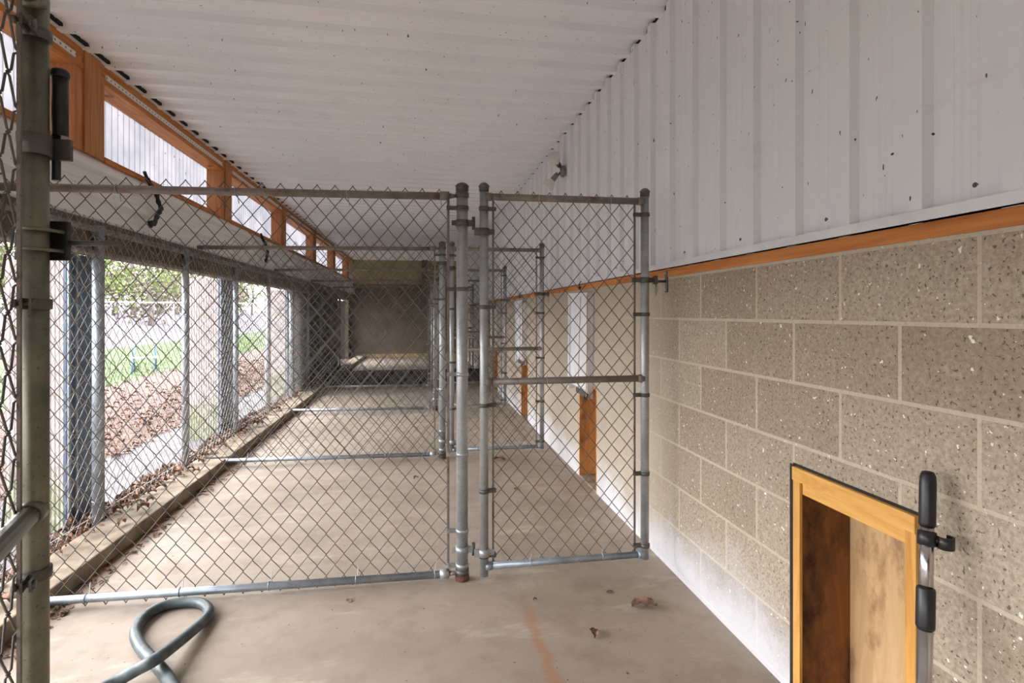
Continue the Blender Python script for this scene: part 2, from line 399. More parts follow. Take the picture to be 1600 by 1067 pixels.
# window before the first modelled post (left edge of the view)
wdw = struct(empty('window_8'))
MB().box(XL-.137, XL-.133, Y0, posts[0], 2.22, 2.72).build('pane', M_poly, wdw)
MB().box(XL-.14, XL+.004, Y0, posts[0], 2.215, 2.25).build('sill', M_timber, wdw, .002)
struct(MB().box(XL-.14, XL, Y0, YE, 2.70, 2.735).box(XL+.0005, XL+.004, Y0, YE, 2.70, 2.738).build('trim_5', M_timber))
struct(box('trim_6', M_timber, None, XL-.14, XL+.002, Y0, YE, 2.768, 2.826))
segs = [Y0]+[v for y in posts for v in (y, y+PW)]+[YE]
for i in range(0, len(segs)-1, 2):
    struct(box('vent_strip', M_vent, None, XL-.02, XL+.008, segs[i]+.004, segs[i+1]-.004, 2.737, 2.768))
struct(MB().box(XL-.02, XL+.022, Y0, YE, 2.822, 2.830).build('trim_7', M_jtrim))
struct(box('closure_strip', M_dark, None, XL-.02, XL+.038, Y0, YE, 2.832, 2.88))
# white metal skirt below the windows, ribs running lengthways, leaning in at the foot
A = Vector((XL-.02, 0, 2.235)); B = Vector((XL+.10, 0, 1.775)); dv = (B-A); Ls = dv.length; dn = dv.normalized(); nn = Vector((-dn.z, 0, dn.x))
nn = nn if nn.x > 0 else -nn
def skirt(u, d, v): p = A+dn*u+nn*d; return (p.x, v, p.z)
for i, (a, b) in enumerate(((Y0, 4.16), (4.15, 7.0), (6.99, 9.8), (9.79, 12.9), (12.89, YE))):
    o = struct(corrugated('wall_left_skirt', M_flap, 0, Ls, a, b, lambda u, d, v, s=(.002 if i % 2 else 0): skirt(u, d+s, v), phase=.09, pitch=.19, h=.034))
struct(box('wall_left_header', M_brownwall, None, XL-.03, XL+.115, Y0, YE, 1.615, 1.775, bevel=.004))
struct(MB().box(XL+.09, XL+.125, Y0, YE, 1.765, 1.80).build('trim_8', M_fit))
# rubber tie-down straps holding the metal skirt
def strap(y, zt, zb, lab, s=1.0):
    e = empty('tie_down_strap', (XL, y, zb)); tag(e, lab, 'strap', 'rubber tie-down straps on the metal skirt')
    L = zt-zb; x = lambda z: .135+.10*(1-z/.45) if False else .03+.14*(1-(z+zb-1.8)/.46)
    P = [(x(L), .02, L), (x(L*.86), .05, L*.86), (x(L*.8), .1, L*.80), (x(L*.6), .08, L*.6), (x(L*.45), .09, L*.45), (x(L*.3), .0, L*.3), (x(L*.12), -.09, L*.12), (x(0), -.14, .02)]
    def sm(P, k=4):
        o = []
        for i in range(len(P)-1):
            for j in range(k): o.append(Vector(P[i]).lerp(Vector(P[i+1]), j/k))
        o.append(Vector(P[-1])); return o
    S = sm(P, 5); MB().tube(S, [.015+.003*math.sin(i*1.7) for i in range(len(S))], 8).build('rubber_band', M_rubber, e)
    MB().tube([(x(0), -.14, .02), (x(0)+.01, -.18, .03), (x(0)+.01, -.22, .02), (x(0)+.01, -.2, -.01)], .013, 6).build('hook', M_rubber, e)
    MB().tube([(x(L), .02, L), (x(L)+.01, -.02, L+.01), (x(L)+.01, -.04, L+.03)], .012, 6).build('hook', M_rubber, e)
strap(4.22, 2.23, 1.86, 'black rubber tie-down strap hooked on the white skirt above the first fence, nearest the camera')
strap(7.0, 2.20, 1.88, 'small black rubber tie-down strap on the white skirt, farther one beyond the second fence')

# pillars and the dark solid wall between the corridor and the yard
def pillar(ya, yb, xa=-2.30, xb=-1.99):
    e = struct(empty('pillar', (0, 0, 0)))
    MB().box(xa, xb-.012, ya, yb, -.05, 1.615).build('pillar_block', M_flute, e, .006)
    MB().box(xb-.012, xb, ya-.004, yb, -.05, 1.615).build('flashing', M_flash, e)
    MB().box(xb-.0, xb+.012, ya+.0, ya+.02, 0, 1.615).box(xb, xb+.012, ya+.07, ya+.085, 0, 1.615).build('flashing_rib', M_bluepipe, e)
pillar(3.47, 3.78); pillar(5.86, 6.3)
pillar(.95, 1.3)
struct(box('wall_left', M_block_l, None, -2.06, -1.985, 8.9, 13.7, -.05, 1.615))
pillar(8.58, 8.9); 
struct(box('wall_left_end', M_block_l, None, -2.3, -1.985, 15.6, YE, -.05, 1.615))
# kerb, broken where the partitions cross it
parts = [2.60, 4.80, 7.15, 9.40, 11.7]
ks = [Y0]+[v for p in parts for v in (p-.035, p+.035)]+[YE]
for i in range(0, len(ks), 2):
    struct(box('kerb', M_kerb, None, -1.80, -1.57, ks[i], ks[i+1], 0, .085, bevel=.008))

# ------------------------------------------------------------------ chain link
CW, CH = .079, .0965
def link_mesh(x0, x1, z0, z1, r=.0020, n=5, ph=0.0):
    """woven wires in the local XZ plane (Y = 0); each wire zigzags between two columns and hooks its neighbour"""
    m = MB(); hw, hh = CW/2, CH/2; cols = int((x1-x0)/hw); hw = (x1-x0)/cols; rows = int(round((z1-z0)/hh))
    if rows % 2: rows += 1
    hh = (z1-z0)/rows
    for i in range(cols):
        xa, xb = x0+i*hw, x0+(i+1)*hw; pts = []
        for j in range(rows+1):
            z = z0+j*hh
            right = (j+i) % 2 == 0
            x = xb if right else xa; s = 1 if right else -1
            yo = .0016*s
            if 0 < j < rows:
                pts += [(x-s*.0035, yo-.001, z-.005), (x+s*.0012, -yo, z), (x-s*.0035, yo+.001, z+.005)]
            elif j == 0: pts += [(x, 0, z-.002), (x-s*.004, 0, z+.006)]
            else: pts += [(x-s*.004, 0, z-.006), (x, 0, z+.002)]
        m.tube(pts, r, n, False)
    return m
def ring(m, c, r, wd, th=.004, n=18):                     # flat band round a vertical pipe
    prof = [(r, -wd/2), (r+th, -wd/2), (r+th, wd/2), (r, wd/2)]
    m.lathe([(r+.0002, -wd/2), (r+th, -wd/2*.98), (r+th, wd/2*.98), (r+.0002, wd/2)], c, n)
def tension_band(parent, px, pz, r, dirx, m=M_fit, barx=None, y=0, bary=.0):
    mb = MB(); ring(mb, (px, y, pz), r, .018)
    L = abs(barx-px)
    x0, x1 = sorted((px+dirx*r*.9, barx+dirx*.008)); mb.box(x0, x1, y-.006, y-.002, pz-.009, pz+.009); mb.box(x0, x1, y+.006+bary, y+.010+bary, pz-.009, pz+.009)
    b = mb.build('tension_band', m, parent)
    MB().lathe([(.007, -.013), (.008, -.010), (.006, -.006), (.0035, -.005), (.0035, .012), (.007, .012), (.007, .018)], (barx, y+.001, pz), 8, Matrix.Rotation(math.pi/2, 3, 'X')).build('carriage_bolt', m, b)
def tie(parent, c, r, tail=.05, m=M_pipe):                # wire tie round a horizontal rail along X
    pts = []
    for k in range(10):
        a = math.pi*2*k/9-.6; pts.append((c[0]+.006*k/9, c[1]+(r+.002)*math.cos(a), c[2]+(r+.002)*math.sin(a)))
    pts.append((c[0]+.012, c[1]+.016, c[2]+(tail if tail > 0 else tail)))
    MB().tube(pts, .0019, 5).build('wire_tie', m, parent)
def cap(parent, x, y, z, r, m=M_fit):
    MB().lathe([(r+.003, -.024), (r+.003, -.004), (r+.0055, -.002), (r+.005, .002), (r+.001, .006), (r*.8, .012), (r*.45, .016), (.003, .017)], (x, y, z), 16).build('post_cap', m, parent)

def make_fence():
    e = empty('chain_link_fence')
    xl, xp = -1.79, .193
    r = .0275; rr = .0175
    MB().tube([(xp, 0, 0.0), (xp, 0, 1.872)], r, 20).build('post', M_pipe, e)
    cap(e, xp, 0, 1.876, r)
    MB().tube([(xl, 0, 1.80), (xp-.07, 0, 1.826)], rr, 14).build('top_rail', M_rail, e)
    MB().tube([(xl, 0, .052), (xp-.075, 0, .032)], rr, 14).build('bottom_rail', M_bluepipe, e)
    for z, dz in ((1.828, 0), (.034, 0)):                 # rail end cups with their band
        c = MB(); c.tube([(xp-.105, 0, z-.001), (xp-.062, 0, z)], .0215, 12); c.tube([(xp-.062, 0, z), (xp-.03, 0, z)], [.014, .008], 8)
        c.build('rail_end_cup', M_rail if z > 1 else M_pipe, e)
        mb = MB(); ring(mb, (xp, 0, z+.006), r, .022, .005); mb.build('brace_band', M_fit, e)
    link_mesh(xl, xp-.068, .008, 1.862).build('wire_mesh', M_wire, e).location = (0, .021, 0)
    MB().box(xp-.071, xp-.059, .016, .022, .03, 1.83).build('tension_bar', M_rail, e)
    for z in (1.772, 1.385, .98, .60, .235, .07):
        tension_band(e, xp, z, r, -1, M_fit if z > 1 else M_pipe, xp-.066)
    for i, x in enumerate((-1.30, -.82, -.34, .085)): tie(e, (x, 0, 1.80+.026*(x-xl)/1.98), rr, -.05)
    for i, x in enumerate((-1.42, -1.05, -.68, -.30, .06)): tie(e, (x, 0, .052-.02*(x-xl)/1.98), rr, .06)
    for z in (1.700, .145):                               # hinge on the post side
        mb = MB(); ring(mb, (xp, 0, z), r, .03, .005); mb.box(xp+r, xp+.058, -.012, .0, z-.014, z+.014); mb.box(xp-.05, xp-r, -.006, .002, z-.012, z+.012)
        h = mb.build('hinge_strap', M_fit if z > 1 else M_pipe, e); MB().tube([(xp+.054, -.006, z-.03), (xp+.054, -.006, z+.03)], .008, 10).build('hinge_pin', M_fit, h)
    mb = MB(); ring(mb, (xp, 0, .012), r, .022, .006); mb.build('post_foot_patch', M_rust, e)
    return e
def make_gate():
    e = empty('chain_link_gate')                           # origin under the hinge stile
    w_, r, rr = .804, .0205, .0165
    for x, b, tp in ((0, .030, 1.868), (w_, .052, 1.872)):
        MB().tube([(x, 0, b), (x, 0, tp)], r, 18).build('frame_stile', M_pipe, e)
        cap(e, x, 0, tp+.003, r)
    for z, z2, m in ((1.822, 1.826, M_rail), (.945, .947, M_rail), (.074, .074, M_bluepipe)):
        mb = MB(); mb.tube([(r*.4, 0, z), (w_-r*.4, 0, z2)], rr, 14); mb.tube([(r*.3, 0, z), (r+.018, 0, z)], [.0225, .019], 12); mb.tube([(w_-r-.018, 0, z2), (w_-r*.3, 0, z2)], [.019, .0225], 12)
        mb.build({1.822: 'top_rail', .945: 'middle_rail', .074: 'bottom_rail'}[z], m, e)
    link_mesh(.046, w_-.046, .048, 1.856).build('wire_mesh', M_wire, e).location = (0, .020, 0)
    for x in (.046, w_-.046): MB().box(x-.005, x+.005, .016, .021, .07, 1.83).build('tension_bar', M_rail, e)
    for z in (1.765, 1.30, .835, .43, .125):
        tension_band(e, 0, z, r, 1, M_fit, .050)
    for z in (1.76, 1.265, .865, .475, .118):
        tension_band(e, w_, z, r, -1, M_fit, w_-.050)
    for x in (.26, .62): tie(e, (x, 0, 1.824), rr, -.045)
    tie(e, (.30, 0, .946), rr, .03)
    for x in (.22, .58): tie(e, (x, 0, .074), rr, .035)
    for z in (1.655, .14):
        mb = MB(); ring(mb, (0, 0, z), r, .034, .006); mb.box(-.046, -r, -.013, -.001, z-.018, z+.018); mb.box(r, .05, -.008, .0, z-.013, z+.013)
        mb.build('hinge_strap', M_fit if z > 1 else M_pipe, e)
    return e
def add_latch(g, w_=.804, z=1.435):
    mb = MB(); ring(mb, (w_, 0, z), .0205, .028, .004); mb.box(w_+.018, w_+.062, -.008, .004, z-.012, z+.012); mb.box(w_-.07, w_-.018, -.008, .0, z-.012, z+.012)
    mb.box(w_+.045, w_+.062, -.016, .012, z-.02, z+.022)
    f = mb.build('fork_latch', M_fit, g)
    MB().tube([(w_+.055, -.008, z-.02), (w_+.06, -.012, z-.045), (w_+.054, -.012, z-.075), (w_+.048, -.012, z-.05), (w_+.055, -.008, z-.02)], .0035, 6).build('snap_hook', M_pipe, f)

F1 = make_fence(); F1.location = (0, 2.60, 0)
tag(F1, 'nearest chain-link partition across the kennel aisle, left of the closed gate, with the largest diamonds', 'fence', 'chain-link partitions across the aisle')
G1 = make_gate(); add_latch(G1); G1.location = (.293, 2.56, 0)
tag(G1, 'nearest closed chain-link gate with three rails, latched beside the bare block wall', 'gate', 'closed chain-link gates')
fl = ['second chain-link partition from the camera, seen through the nearest one',
      'third chain-link partition down the aisle, seen through two others',
      'fourth chain-link partition, just in front of the low dark kick board',
      'farthest chain-link partition, behind the low dark kick board']
gl_ = ['second closed chain-link gate down the aisle, in front of the second dog hatch',
       'third closed gate down the aisle, between the second and third dog hatches',
       'fourth closed gate down the aisle, small and mostly hidden behind gate posts',
       'farthest closed gate, beyond the kick board, almost hidden']
for i, y in enumerate(parts[1:]):
    f = copy_tree(F1); f.location = (-.01, y, .008); f['label'] = fl[i]
    g = copy_tree(G1); g.location = (.263 if i == 0 else .29, y-.04, 0.008); g['label'] = gl_[i]
# opened gate at the left edge of the view
G0 = make_gate(); G0.location = (-.659, 1.063, -.014)
G0.rotation_euler = (0, 0, math.atan2(-.155, .052))
tag(G0, 'opened chain-link gate at the left edge, thick olive pipe very close to the camera', 'gate')
for o in list(C.objects):
    if o.parent == G0 and o.data and o.data.materials:
        if o.name.startswith(('frame', 'top_rail', 'middle', 'bottom')): o.data.materials[0] = M_near
# lock box clamped on the opened gate's stile
GM = G0
mb = MB().box(-.046, .038, .022, .034, 1.378, 1.448)
for o in list(C.objects):
    if o.parent == G0 and o.name.startswith('wire_mesh'): o.location.y = -.012; o.data.materials[0] = M_wire
    if o.parent == G0 and o.name.startswith('tension_bar'): o.location.y = -.027
    if o.parent == G0 and o.name.startswith('hinge_strap') and o.data.vertices[0].co.z > 1: bpy.data.objects.remove(o)
lk = mb.build('lock_plate', M_black, GM, .002)
for z in (1.394, 1.428):
    mb = MB(); pts = [(-.048+.0, .03, z)]+[(-.022*math.cos(a)*1.1-.0, -.024*math.sin(a)*1.05, z) for a in [math.pi*k/10 for k in range(11)]]+[(.034, .03, z)]
    mb.tube(pts, .0032, 7); mb.build('u_bolt', M_near, lk)
# u-bolt set drawn in the view's cross direction needs turning with the box
lk.rotation_euler = (0, 0, R(71.5)); 
MB().tube([(.03, .03, 1.41), (.12, .035, 1.411)], .005, 8).build('bolt', M_fit, lk)
cn = MB().tube([(.022, .030, 1.60), (.022, .030, 1.71)], .0125, 14).lathe([(.013, 0), (.0145, .002), (.0145, .01), (.012, .014)], (.022, .030, 1.705), 14)
cn.tube([(.018, .026, 1.52), (.018, .026, 1.60)], .007, 10)
rod = cn.build('drop_rod', M_black, GM); rod.rotation_euler = (0, 0, R(71.5))
mb = MB(); ring(mb, (0, 0, 1.575), .0205, .036, .004); mb.box(.0, .045, .018, .026, 1.555, 1.592); mb.build('rod_clamp', M_fit, GM).rotation_euler = (0, 0, R(71.5))

# side fence between the kerb and the yard
SF = empty('chain_link_fence', (-1.82, 0, 0)); tag(SF, 'long chain-link side fence running along the kerb on the open left side', 'fence')
link_mesh(.3, 13.5, .10, 1.80, .0017, 4).build('wire_mesh', M_wire_l, SF).rotation_euler = (0, 0, math.pi/2)
for o in [o for o in C.objects if o.parent == SF]: o.location = (.032, 0, 0)
spx = [1.12+1.168*i for i in range(11)]
for i, y in enumerate(spx):
    r = .030 if i in (2,) else .025
    p = MB().tube([(0, y, .0), (0, y, 1.77)], r, 16).build('post', M_bluepipe, SF)
    for z in (1.70, 1.35, .95, .55, .2):
        pts = [(.0+(r+.002)*math.cos(a), y+(r+.002)*math.sin(a), z) for a in [math.pi*2*k/9+.4 for k in range(9)]]
        MB().tube(pts, .0018, 5).build('wire_tie', M_pipe, p)
MB().tube([(0, .3, 1.745), (0, 13.5, 1.745)], .0175, 12).build('top_rail', M_rail, SF)
MB().tube([(0, .3, 1.612), (0, 13.5, 1.612)], .014, 10).build('middle_rail', M_rail, SF)
MB().tube([(0, .3, .125), (0, 13.5, .125)], .003, 6).build('bottom_wire', M_wire_l, SF)

# latch plate on the block wall
lp = empty('latch_catch', (XR, 2.57, 1.43)); tag(lp, 'grey metal latch plate screwed to the block wall beside the nearest gate', 'latch')
MB().box(-.008, 0, -.012, .012, -.055, .055).build('wall_plate', M_fit, lp, .003)
MB().tube([(-.004, 0, 0), (-.05, -.0, 0)], .007, 10).build('pin', M_fit, lp)
for z in (-.042, .042): MB().lathe([(.006, 0), (.006, .003), (.003, .005)], (-.008, 0, z), 8, Matrix.Rotation(-math.pi/2, 3, 'Y')).build('screw', M_pipe, lp)

# ------------------------------------------------------------------ dog hatches in the right wall
def hatch(i, c, ply, back, frame):
    e = struct(empty('door_%d' % (i+1), (XR, c, 0))); a, b = -DW/2, DW/2; dp = .187
    t = .02
    box('jamb_lining', ply, e, 0.0, dp, b-t, b, 0, DH); box('jamb_lining', ply, e, 0.0, dp, a, a+t, 0, DH)
    box('head_lining', ply, e, 0, dp, a+t, b-t, DH-t, DH); box('back_panel', back, e, dp-.008, dp+.01, a, b, 0, DH)
    box('threshold', M_kerb, e, 0, dp-.008, a+t, b-t, 0, .012)
    if frame:
        f = .012
        box('frame_board', M_frame_v, e, -f, .0, b-.026, b+.006, 0, DH-.022, bevel=.002); box('frame_board', M_frame_v, e, -f, .0, a-.006, a+.026, 0, DH-.022, bevel=.002)
        box('frame_head', M_frame, e, -f-.004, .0, a-.006, b+.006, DH-.022, DH+.022, bevel=.002)
        box('frame_head', M_frame, e, -.002, .035, a+.026, b-.026, DH-.062, DH-.022, bevel=.002)
        box('gap_shade_strip', M_nearblack, e, -.002, .0, b+.0065, b+.034, 0, DH+.024); box('gap_shade_strip', M_nearblack, e, -.002, .0, a-.012, b+.018, DH+.022, DH+.030)  # flat dark strips paint the shaded gap around the frame
for i, c in enumerate(DOORS):
    hatch(i, c, M_plyd if i == 0 else M_plyo, M_ply, i == 0)
# raised sliding hatch covers over the farther openings
sl = ['white painted sliding hatch cover raised on the wall behind the nearest gate, leaning slightly',
      'sliding hatch cover raised on the wall behind the second gate, third hatch along',
      'raised sliding hatch cover fourth along the wall, tiny, beyond the third gate',
      'raised sliding hatch cover fifth along the wall, far down the aisle']
def slider():
    e = empty('sliding_hatch_cover')
    MB().box(-.030, -.012, -.20, .26, 0, .70).build('panel', M_jtrim, e, .002)
    for y in (-.235, .262): MB().box(-.045, 0, y, y+.03, -.04, .72).build('track', M_jtrim, e, .002)
    MB().box(-.05, 0, -.235, .292, .70, .725).build('track_head', M_jtrim, e, .002)
    MB().tube([(-.034, .02, -.01), (-.036, .0, .35), (-.036, -.03, .75), (-.02, -.06, .79)], .003, 5).build('cord', M_string, e)
    MB().tube([(-.05, -.235, .71), (-.05, -.24, .3), (-.056, -.25, -.02)], .004, 5).build('pull_cord', M_string, e)
    MB().box(-.055, -.03, -.26, .02, -.03, .012).build('bracket', M_chrome, e, .002)
    MB().tube([(-.05, -.20, -.02), (-.06, -.22, -.05), (-.055, -.25, -.035), (-.05, -.27, 0.0)], .007, 6).build('clip', M_rubber, e)
    return e
S0 = slider(); S0.location = (XR, DOORS[1]+.10, .70); S0.rotation_euler = (R(1.5), 0, 0)
tag(S0, sl[0], 'hatch cover', 'raised sliding hatch covers')
for i in range(1, 4):
    s = copy_tree(S0); s.location = (XR, DOORS[i+1]+.10, .70); s['label'] = sl[i]; s.rotation_euler = (0, 0, 0)
# hooks on the timber strip
def hook(y, lab):
    o = MB().tube([(XR-.006, y, 1.47), (XR-.03, y-.004, 1.465), (XR-.036, y-.008, 1.49), (XR-.03, y-.02, 1.51), (XR-.028, y-.035, 1.508)], .0035, 6).tube([(XR-.03, y, 1.474), (XR-.03, y, 1.452)], .011, 8).build('cord_hook', M_rubber)
    tag(o, lab, 'hook')
hook(4.0, 'small black hook in the orange timber strip above the nearest raised hatch cover')
hook(6.55, 'small black hook in the orange timber strip above the second raised hatch cover')

# ------------------------------------------------------------------ twin flood lamp on the metal wall
L = empty('flood_lamp', (XR, 4.58, 2.50)); tag(L, 'small twin-head white flood lamp high on the white metal wall', 'lamp')
MB().lathe([(.05, 0), (.052, .01), (.045, .022), (.02, .028)], (0, 0, .0), 20, Matrix.Rotation(-math.pi/2, 3, 'Y')).build('mount', M_rail, L)
def head(d, base, name):
    q = Vector(d).to_track_quat('Z', 'Y').to_matrix()
    a = MB().lathe([(.018, -.03), (.022, -.01), (.024, .03), (.028, .04)], base, 14, q).build('socket', M_rail, L)
    MB().lathe([(.022, .03), (.028, .045), (.048, .085), (.058, .11), (.058, .118), (.045, .126), (.0, .13)], base, 20, q).build('bulb', M_white, a)
    MB().tube([(-.02, 0, 0), tuple(Vector(base)*.6), base], .010, 8).build('knuckle', M_fit, a)
head((-.55, -.75, .28), (-.05, -.01, .055), 'a'); head((-.42, .25, -.55), (-.06, .05, -.03), 'b')

# ------------------------------------------------------------------ pixel-free floor helper used while measuring: floor point under a sight line
def smooth(P, k=8):
    P = [Vector(p) for p in P]; out = []
    for i in range(len(P)-1):
        p0, p1, p2, p3 = P[max(i-1, 0)], P[i], P[i+1], P[min(i+2, len(P)-1)]
        for j in range(k):
            t = j/k; out.append(.5*((2*p1)+(p2-p0)*t+(2*p0-5*p1+4*p2-p3)*t*t+(3*p1-p0-3*p2+p3)*t**3))
    out.append(P[-1]); return out
HOSE = [(-1.14, 1.857, 0.022), (-1.088, 1.949, 0.022), (-1.026, 2.027, 0.024), (-0.963, 2.047, 0.05), (-0.907, 2.062, 0.072), (-0.888, 2.216, 0.045), (-0.87, 2.38, 0.024), (-0.882, 2.468, 0.022), (-0.954, 2.541, 0.022), (-1.065, 2.544, 0.022), (-1.12, 2.473, 0.022), (-1.108, 2.356, 0.022), (-1.038, 2.24, 0.022), (-0.935, 2.124, 0.022), (-0.847, 2.02, 0.022), (-0.765, 1.904, 0.022), (-0.678, 1.766, 0.022)]
#HOSEPTS
h = MB().tube(smooth(HOSE, 8), .021, 14).build('hose', M_hose)
tag(h, 'thick grey-green hose looped on the concrete floor under the nearest partition', 'hose')

# telescopic squeegee pole leaning on the wall by the hatch
P = empty('telescopic_pole', (1.0, .955, 0)); top = Vector((.175, .145, .90))
ax = top.normalized(); q = ax.to_track_quat('Z', 'Y').to_matrix(); Lp = top.length
def seg(name, m, prof, par=P): return MB().lathe([(r_, z_) for r_, z_ in prof], (0, 0, 0), 24, q).build(name, m, par)
seg('lower_tube', M_chrome, [(.0150, .02), (.0150, Lp-.30)])
seg('upper_tube', M_chrome, [(.0140, Lp-.30), (.0140, Lp-.12)])
seg('twist_lock', M_black, [(.0165, Lp-.345), (.0185, Lp-.34), (.0185, Lp-.262), (.0165, Lp-.257)])
seg('hand_grip', M_black, [(.0150, Lp-.125), (.0168, Lp-.12), (.0168, Lp-.03), (.0158, Lp-.012), (.012, Lp-.002), (.004, Lp)])
c_ = seg('clip', M_black, [(.0145, Lp-.168), (.0185, Lp-.166), (.0185, Lp-.136), (.0145, Lp-.134)])
cc = ax*(Lp-.152); sx = Vector((.72, -.69, 0)).normalized()*.034
vs = []; mb = MB()
pts = [cc+sx+Vector((.017*math.cos(a), .017*math.sin(a), 0)) for a in [R(150+27*k) for k in range(10)]]
for p in pts: vs += [p+Vector((0, 0, -.015)), p+Vector((0, 0, .012))]
o = mb.add(vs, [(2*k, 2*k+2, 2*k+3, 2*k+1) for k in range(9)], True).build('clip_jaw', M_black, c_); s = o.modifiers.new('thickness', 'SOLIDIFY'); s.thickness = .004
MB().tube([cc+sx*.4, cc+sx*.7], .008, 8).build('clip_arm', M_black, c_)
MB().box(-.17, .17, -.02, .02, 0, .03).build('squeegee_head', M_black, P, .006)
tag(P, 'telescopic steel pole with black grip and side clip, standing before the framed hatch', 'pole')

# ------------------------------------------------------------------ leaves
def leaf_mb(m, c, s, rz, rng, flat=.35):
    n = 6; vs = []; cr = rng.uniform(.1, flat)
    for i in range(n+1):
        t = i/n; wd = math.sin(math.pi*min(1, t*.92+.06))*.34*(1+.35*math.sin(t*17)); z = cr*math.sin(t*math.pi)*s*.7
        for sd in (-1, 0, 1):
            x = (t-.5)*s; y = sd*wd*s; zz = z+abs(sd)*s*cr*.6*(1+.4*math.sin(9*t+sd))
            vs.append((c[0]+x*math.cos(rz)-y*math.sin(rz), c[1]+x*math.sin(rz)+y*math.cos(rz), c[2]+zz+.001))
    fs = []
    for i in range(n):
        for k_ in range(2): a = i*3+k_; fs.append((a, a+3, a+4, a+1))
    m.add(vs, fs, True)
rng = random.Random(3)
def fl_(px, py, z=0.0):
    u = (px-800)/850; v = (489.5-py)/850; d = -(H-z)/v; th = R(9.48)
    return (d*math.sin(th)+u*d*math.cos(th), d*math.cos(th)-u*d*math.sin(th), z)
#LEAVES
leaves = [((0.953, 2.228), 0.11, -0.15, 'long brown twig-like leaf on the floor right of the nearest gate foot', 1),
          ((0.678, 2.065), 0.055, 1.2, 'crumpled brown leaf lying alone on the bare floor in front of the gate', 1),
          ((0.666, 4.658), 0.1, -0.3, 'pale brown leaf on the floor just beyond the nearest gate, near its hinge stile', 0),
          ((0.677, 3.831), 0.055, 2.2, 'small dark curled leaf on the floor seen low through the nearest gate', 1),
          ((-0.039, 4.24), 0.05, 0.9, 'small leaf fragment on the aisle floor low behind the first partition, near the big post', 1),
          ((-0.315, 2.487), 0.035, 2.0, 'tiny leaf scrap on the floor under the bottom rail of the nearest partition', 1),
          ((0.848, 2.371), 0.035, 0.4, 'tiny dark leaf scrap on the floor before the nearest gate', 1),
          ((0.497, 2.357), 0.02, 0.4, 'tiny dark crumb beside the rusty stain on the floor', 1)]
for (p, s, a, lab, dk) in leaves:
    m = MB(); leaf_mb(m, (0, 0, 0), s, a, rng, .5); o = m.build('dead_leaf', M_leafd if dk else M_leafl); o.location = (*p, 0)
    tag(o, lab, 'leaf')
m = MB(); m2 = MB()
for i in range(2600):
    y = rng.uniform(1.6, 13); dens = rng.random()
    if dens < .7: x = rng.gauss(-1.93, .05)
    else: x = rng.gauss(-1.84, .07)
    if x > -1.60 or x < -1.965 or (y > 8.4 and x < -1.93): continue
    z = (.088 if x > -1.80 else .01)+rng.random()*.07*max(0, 1-abs(x+1.92)/.12)
    leaf_mb(m if rng.random() < .5 else m2, (x, y, z), rng.uniform(.03, .07), rng.uniform(0, 6.3), rng, .8)
tag(m.build('leaf_litter', M_leafd), 'dark dead leaves drifted along the foot of the side fence', 'leaf litter', kind='stuff')
tag(m2.build('leaf_litter', M_leafl), 'pale dead leaves drifted along the foot of the side fence', 'leaf litter', kind='stuff')
m = MB()
for i in range(500):
    leaf_mb(m, (rng.uniform(-1.565, -1.47)-.0, rng.uniform(1.8, 9), 0), rng.uniform(.012, .035), rng.uniform(0, 6.3), rng, .4)
tag(m.build('leaf_crumbs', M_leafd), 'small leaf crumbs on the floor along the inner edge of the kerb', 'leaf litter', kind='stuff')

# ------------------------------------------------------------------ the yard
struct(box('yard_slab', M_slab, None, -2.7, -1.98, -4, 24, -.15, .01))
def strip(name, m, prof, y0=-30, y1=90, ny=40):
    vs = []; nx = len(prof)
    for j in range(ny+1):
        y = y0+(y1-y0)*j/ny
        for x, z in prof: vs.append((x, y, z+.03*math.sin(y*.4+x)*(1 if x < -3.5 else 0)))
    return struct(MB().add(vs, [(j*nx+i, j*nx+i+1, (j+1)*nx+i+1, (j+1)*nx+i) for j in range(ny) for i in range(nx-1)], True).build(name, m))
strip('yard_soil', M_soil, [(-2.69, -.02), (-3.6, -.01), (-4.6, 0), (-5.6, .0)])
strip('lawn', M_lawn, [(-5.55, 0.0), (-7, .0), (-9.5, .04), (-10.6, .08)])
strip('gravel_bank', M_gravel, [(-10.5, .07), (-13, .3), (-18, .95), (-26, 1.75), (-40, 2.2), (-80, 3)])
struct(box('ground', M_soil, None, XR+.19, 20, -30, 60, -.2, -.05))
struct(box('ground_near', M_slab, None, -2.7, 1.41, -12, Y0, -.2, -.01))
m = MB()
for i in range(3000):
    x = -2.6-abs(rng.gauss(0, 1.1)); y = rng.uniform(2, 16)
    leaf_mb(m, (x, y, .01), rng.uniform(.03, .08), rng.uniform(0, 6.3), rng, .6)
tag(m.build('yard_leaves', M_leafl), 'dead leaves strewn on the brown soil of the yard outside', 'leaf litter', kind='stuff')
m = MB()
for i in range(9000):
    x = rng.uniform(-10.4, -5.4); y = rng.uniform(4, 30); a = rng.uniform(0, 6.3); h_ = rng.uniform(.04, .12)
    dx, dy = .012*math.cos(a), .012*math.sin(a)
    z = .03*math.sin(y*.4+x)-.01
    m.add([(x-dx, y-dy, z), (x+dx, y+dy, z), (x+dy*3, y-dx*3, z+h_)], [(0, 1, 2)])
tag(m.build('grass', M_leafg), 'green grass blades of the lawn beyond the yard', 'grass', kind='stuff')
# white-topped trestle on the lawn
T = empty('trestle', (-5.9, 12.9, 0), R(15)); tag(T, 'low trestle with a white plank and blue-grey crossed legs on the lawn outside', 'trestle')
MB().box(-.26, .26, -.05, .05, .30, .33).build('plank', M_white, T, .003)
for x in (-.2, .2):
    for s in (-1, 1): MB().tube([(x, s*.16, 0), (x, -s*.10, .55)], .018, 8).build('leg', M_blue, T)
